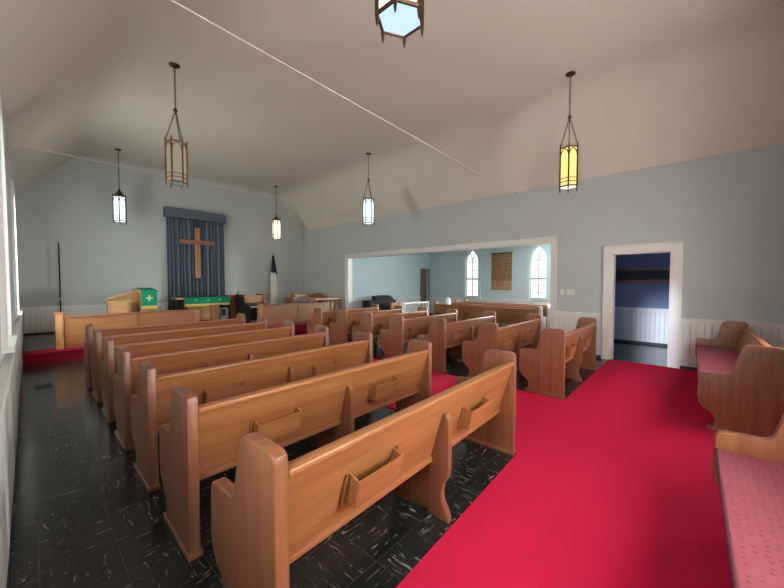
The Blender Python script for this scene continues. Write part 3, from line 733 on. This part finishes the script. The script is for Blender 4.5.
MB().box((1.23, 10.0, PZ), (1.29, 10.02, 1.02)).box((1.59, 10.0, PZ), (1.64, 10.02, 1.02)).out('corner_stile', 'oak_frontz', o, pc)
def small_cross(m, x, y, z, s=.03):
    m.box((x-s*.25, y-.004, z-s), (x+s*.25, y, z+s)).box((x-s, y-.004, z-s*.25), (x+s, y, z+s*.25))
pc = (2.05, 10.1, 1.3)
o = thing('pulpit_cloth', pc, 'green cloth with a gold cross and fringe hanging from the pulpit', 'cloth')
m = MB().box((1.88, 10.112, .90), (2.21, 10.126, 1.302)).prism([(10.112, 1.296), (10.8, 1.346), (10.8, 1.356), (10.112, 1.304)], 'x', 1.88, 2.21)
m.out('cloth', 'green', o, pc)
m = MB(); small_cross(m, 2.045, 10.112, 1.10, .07); m.out('embroidered_cross', 'gold', o, pc)
MB().box((1.88, 10.11, .83), (2.21, 10.128, .905)).out('fringe', 'fringe', o, pc)
# altar
pc = (3.6, 10.9, PZ); o = thing('altar_table', pc, 'light oak altar table in front of the blue curtain', 'table')
MB().box((2.80, 10.75, 1.00), (4.28, 11.35, 1.045), .006).out('tabletop', 'oak_light', o, pc)
MB().box((3.10, 10.85, PZ), (3.40, 11.25, 1.0), .005).out('pedestal', 'oak_frontz', o, pc)
MB().box((3.40, 10.95, .35), (3.75, 11.15, 1.0), .005).out('front_panel', 'oak_light', o, pc)
MB().box((3.75, 10.85, PZ), (3.98, 11.25, 1.0), .005).out('pedestal', 'oak_frontz', o, pc)
MB().box((2.86, 10.85, .72), (2.98, 11.2, 1.0), .004).out('apron_block', 'dark_wood', o, pc)
MB().box((4.08, 10.85, .72), (4.18, 11.2, 1.0), .004).out('apron_block', 'dark_wood', o, pc)
pc = (3.6, 10.73, 1.0)
o = thing('altar_cloth', pc, 'green altar frontal with three gold crosses and gold fringe', 'cloth')
m = MB().box((2.99, 10.722, .86), (4.24, 10.738, 1.05)).box((2.99, 10.722, 1.046), (4.24, 11.4, 1.056)); m.out('cloth', 'green', o, pc)
for x in (3.29, 3.62, 3.95):
    m = MB(); small_cross(m, x, 10.722, .975, .032); m.out('embroidered_cross', 'gold', o, pc)
MB().box((2.99, 10.720, .80), (4.24, 10.74, .865)).out('fringe', 'fringe', o, pc)
pc = (4.16, 11.0, PZ); o = thing('speaker', pc, 'grey box with a dark opening standing under the right end of the altar table', 'box')
MB().box((4.02, 10.9, PZ), (4.26, 11.25, .70), .005).out('body', plain('grey_box', (.30, .31, .30), .6), o, pc)
MB().box((4.05, 10.885, .45), (4.17, 10.90, .66)).out('opening', 'black', o, pc)
# lectern-like cabinet with little cross
pc = (4.62, 11.15, PZ); o = thing('lectern', pc, 'reddish brown lectern standing between the altar table and the organ', 'lectern')
MB().box((4.36, 11.0, PZ), (4.86, 11.35, 1.05), .005).out('body', 'redwood', o, pc)
MB().box((4.31, 10.95, 1.05), (4.90, 11.4, 1.09), .005).out('top', 'redwood_x', o, pc)
m = MB(); m.box((4.645, 11.1, 1.09), (4.67, 11.12, 1.22)).box((4.61, 11.1, 1.155), (4.705, 11.12, 1.175)); m.box((4.62, 11.07, 1.09), (4.70, 11.15, 1.10))
tag(m.out('small_cross', plain('red_lacquer', (.30, .05, .03), .4), origin=(4.66, 11.1, 1.09)), 'tiny red cross standing on the reddish brown lectern', 'cross')
# console organ / chair
pc = (4.95, 10.0, PZ); o = thing('organ', pc, 'dark wooden organ console with a white keyboard right of the lectern', 'organ')
MB().prism([(9.85, PZ), (10.75, PZ), (10.75, 1.12), (10.3, 1.12), (10.2, .86), (9.85, .80)], 'x', 4.42, 4.49, .004).out('side_panel', 'dark_wood', o, pc)
MB().prism([(9.85, PZ), (10.75, PZ), (10.75, 1.12), (10.3, 1.12), (10.2, .86), (9.85, .80)], 'x', 5.10, 5.17, .004).out('side_panel', 'redwood', o, pc)
MB().box((4.49, 10.30, .86), (5.10, 10.34, 1.09), .004).out('fallboard', 'cross_wood', o, pc)
MB().box((4.49, 9.98, .72), (5.10, 10.28, .745), .003).out('keyboard', 'plastic', o, pc)
MB().box((4.49, 10.26, .745), (5.10, 10.30, .86)).out('key_back', 'black', o, pc)
MB().box((4.49, 10.2, PZ+.12), (5.10, 10.24, .70)).out('knee_panel', 'base_dark', o, pc)
# flag
pc = (6.1, 11.45, PZ); o = thing('flag', pc, 'white flag with navy top draped on a pole behind the right chancel rail', 'flag')
MB().lathe([(.13, 0), (.14, .02), (.05, .05), (.02, .08), (.0, .08)], pc, 16).out('base', 'gold_metal', o, pc, smooth=True)
MB().lathe([(.013, .06), (.013, 2.30), (.02, 2.31), (.0, 2.42)], pc, 8).out('pole', 'gold_metal', o, pc, smooth=True)
def drape(name, mat, ztop, zbot, w0, w1, seed, tip=0):
    t = bmesh.new(); n = 28; rows = 14; g = []
    for r in range(rows+1):
        v = r/rows; z = ztop+(zbot-ztop)*v; w = w0+(w1-w0)*v**.8; gr = []
        for k in range(n):
            a = 2*PI*k/n; rad = w*(1+.22*math.sin(5*a+seed+v*1.2))
            zz = z
            if r == rows: zz = z+tip*math.sin(a*.5)**2+.03*math.sin(3*a)
            if r == 0: zz = z
            gr.append(t.verts.new((pc[0]+.03*v+rad*math.cos(a), pc[1]+rad*.55*math.sin(a), zz)))
        g.append(gr)
    for r in range(rows):
        for k in range(n): t.faces.new([g[r][k], g[r][(k+1) % n], g[r+1][(k+1) % n], g[r+1][k]])
    t.faces.new(g[0]); t.faces.new(list(reversed(g[-1])))
    bmesh.ops.recalc_face_normals(t, faces=t.faces[:])
    m = MB(); m.merge(t); return m.out(name, mat, o, pc, smooth=True)
drape('canton', 'navy', 2.48, 1.82, .03, .10, 0, .0)
drape('flag_field', 'white_cloth', 1.86, .62, .10, .15, 1.4, .3)
# upright instrument at the right + light wood top
pc = (6.6, 10.2, PZ); o = thing('piano', pc, 'brown upright piano with a low music rack in the right front corner', 'piano')
MB().box((6.02, 10.05, PZ), (6.10, 10.5, .94), .006).out('side_panel', 'redwood', o, pc)
MB().box((7.30, 10.05, PZ), (7.38, 10.5, .94), .006).out('side_panel', 'redwood', o, pc)
MB().box((6.10, 10.3, PZ), (7.30, 10.48, .78)).out('back_panel', 'dark_wood', o, pc)
MB().box((5.98, 10.0, .93), (7.42, 10.52, .98), .006).out('top', 'redwood_x', o, pc)
MB().box((6.22, 10.2, .98), (6.78, 10.5, 1.10), .008).box((6.84, 10.2, .98), (7.38, 10.5, 1.10), .008).out('lid', 'oak_front', o, pc)
MB().box((6.10, 10.0, .60), (7.30, 10.3, .68), .006).out('key_slip', 'redwood_x', o, pc)
m = MB(); m.tube([(6.50, 10.3, 1.10), (6.54, 10.3, 1.155), (6.60, 10.3, 1.17), (6.66, 10.3, 1.10)], .008, 6); m.tube([(6.60, 10.3, 1.17), (6.70, 10.3, 1.15), (6.75, 10.3, 1.10)], .008, 6)
tag(m.out('metal_ornament', 'steel', origin=(6.6, 10.3, 1.10), smooth=True), 'small curved metal ornament on top of the brown upright piano', 'ornament')
pc = (6.95, 9.5, PZ); o = thing('side_table', pc, 'light orange wooden table just behind the right chancel rail', 'table')
MB().box((6.42, 9.25, .90), (7.56, 9.75, .965), .006).out('tabletop', wood('orange_wood', (.50, .22, .085), (.62, .30, .12), 'x'), o, pc)
for (x, y) in ((6.46, 9.3), (7.46, 9.3), (6.46, 9.65), (7.46, 9.65)): MB().box((x, y, PZ), (x+.06, y+.06, .90)).out('leg', 'oak_frontz', o, pc)

# ------------------------------------------------------------------ light
w = D.worlds.new('World'); S.world = w; w.use_nodes = True
w.node_tree.nodes['Background'].inputs[0].default_value = (.75, .88, 1.0, 1); w.node_tree.nodes['Background'].inputs[1].default_value = 2.0
sl = D.lights.new('sun', 'SUN'); sl.energy = 5.0; sl.angle = math.radians(4); sl.color = (.72, .82, 1.0)
so_ = D.objects.new('sun', sl); COL.objects.link(so_); so_.location = (-8, 2, 6)
e, a = math.radians(8.9), math.radians(1.0)
so_.rotation_euler = Vector((math.cos(e)*math.cos(a), -math.cos(e)*math.sin(a), -math.sin(e))).to_track_quat('-Z', 'Y').to_euler()

# ------------------------------------------------------------------ camera
f_px, yaw, pitch, roll = 330.03, .8338, -.0349, .0011
cy, sy = math.cos(yaw), math.sin(yaw)
fw = Vector((sy*math.cos(pitch), cy*math.cos(pitch), math.sin(pitch))); r = Vector((cy, -sy, 0)); u = r.cross(fw)
r2 = r*math.cos(roll)+u*math.sin(roll); u2 = -r*math.sin(roll)+u*math.cos(roll)
cam = D.cameras.new('camera'); co = D.objects.new('camera', cam); COL.objects.link(co)
mt = Matrix((r2, u2, -fw)).transposed().to_4x4(); mt.translation = Vector((0, 0, 1.5)); co.matrix_world = mt
cam.sensor_fit = 'HORIZONTAL'; cam.sensor_width = 36; cam.lens = f_px/784*36; cam.clip_start = .02; cam.clip_end = 100
S.camera = co
S.view_settings.view_transform = 'Standard'; S.view_settings.look = 'None'; S.view_settings.gamma = 1; S.view_settings.exposure = .38
S.view_settings.use_curve_mapping = False
S.cycles.max_bounces = 10; S.cycles.diffuse_bounces = 7; S.cycles.use_denoising = True
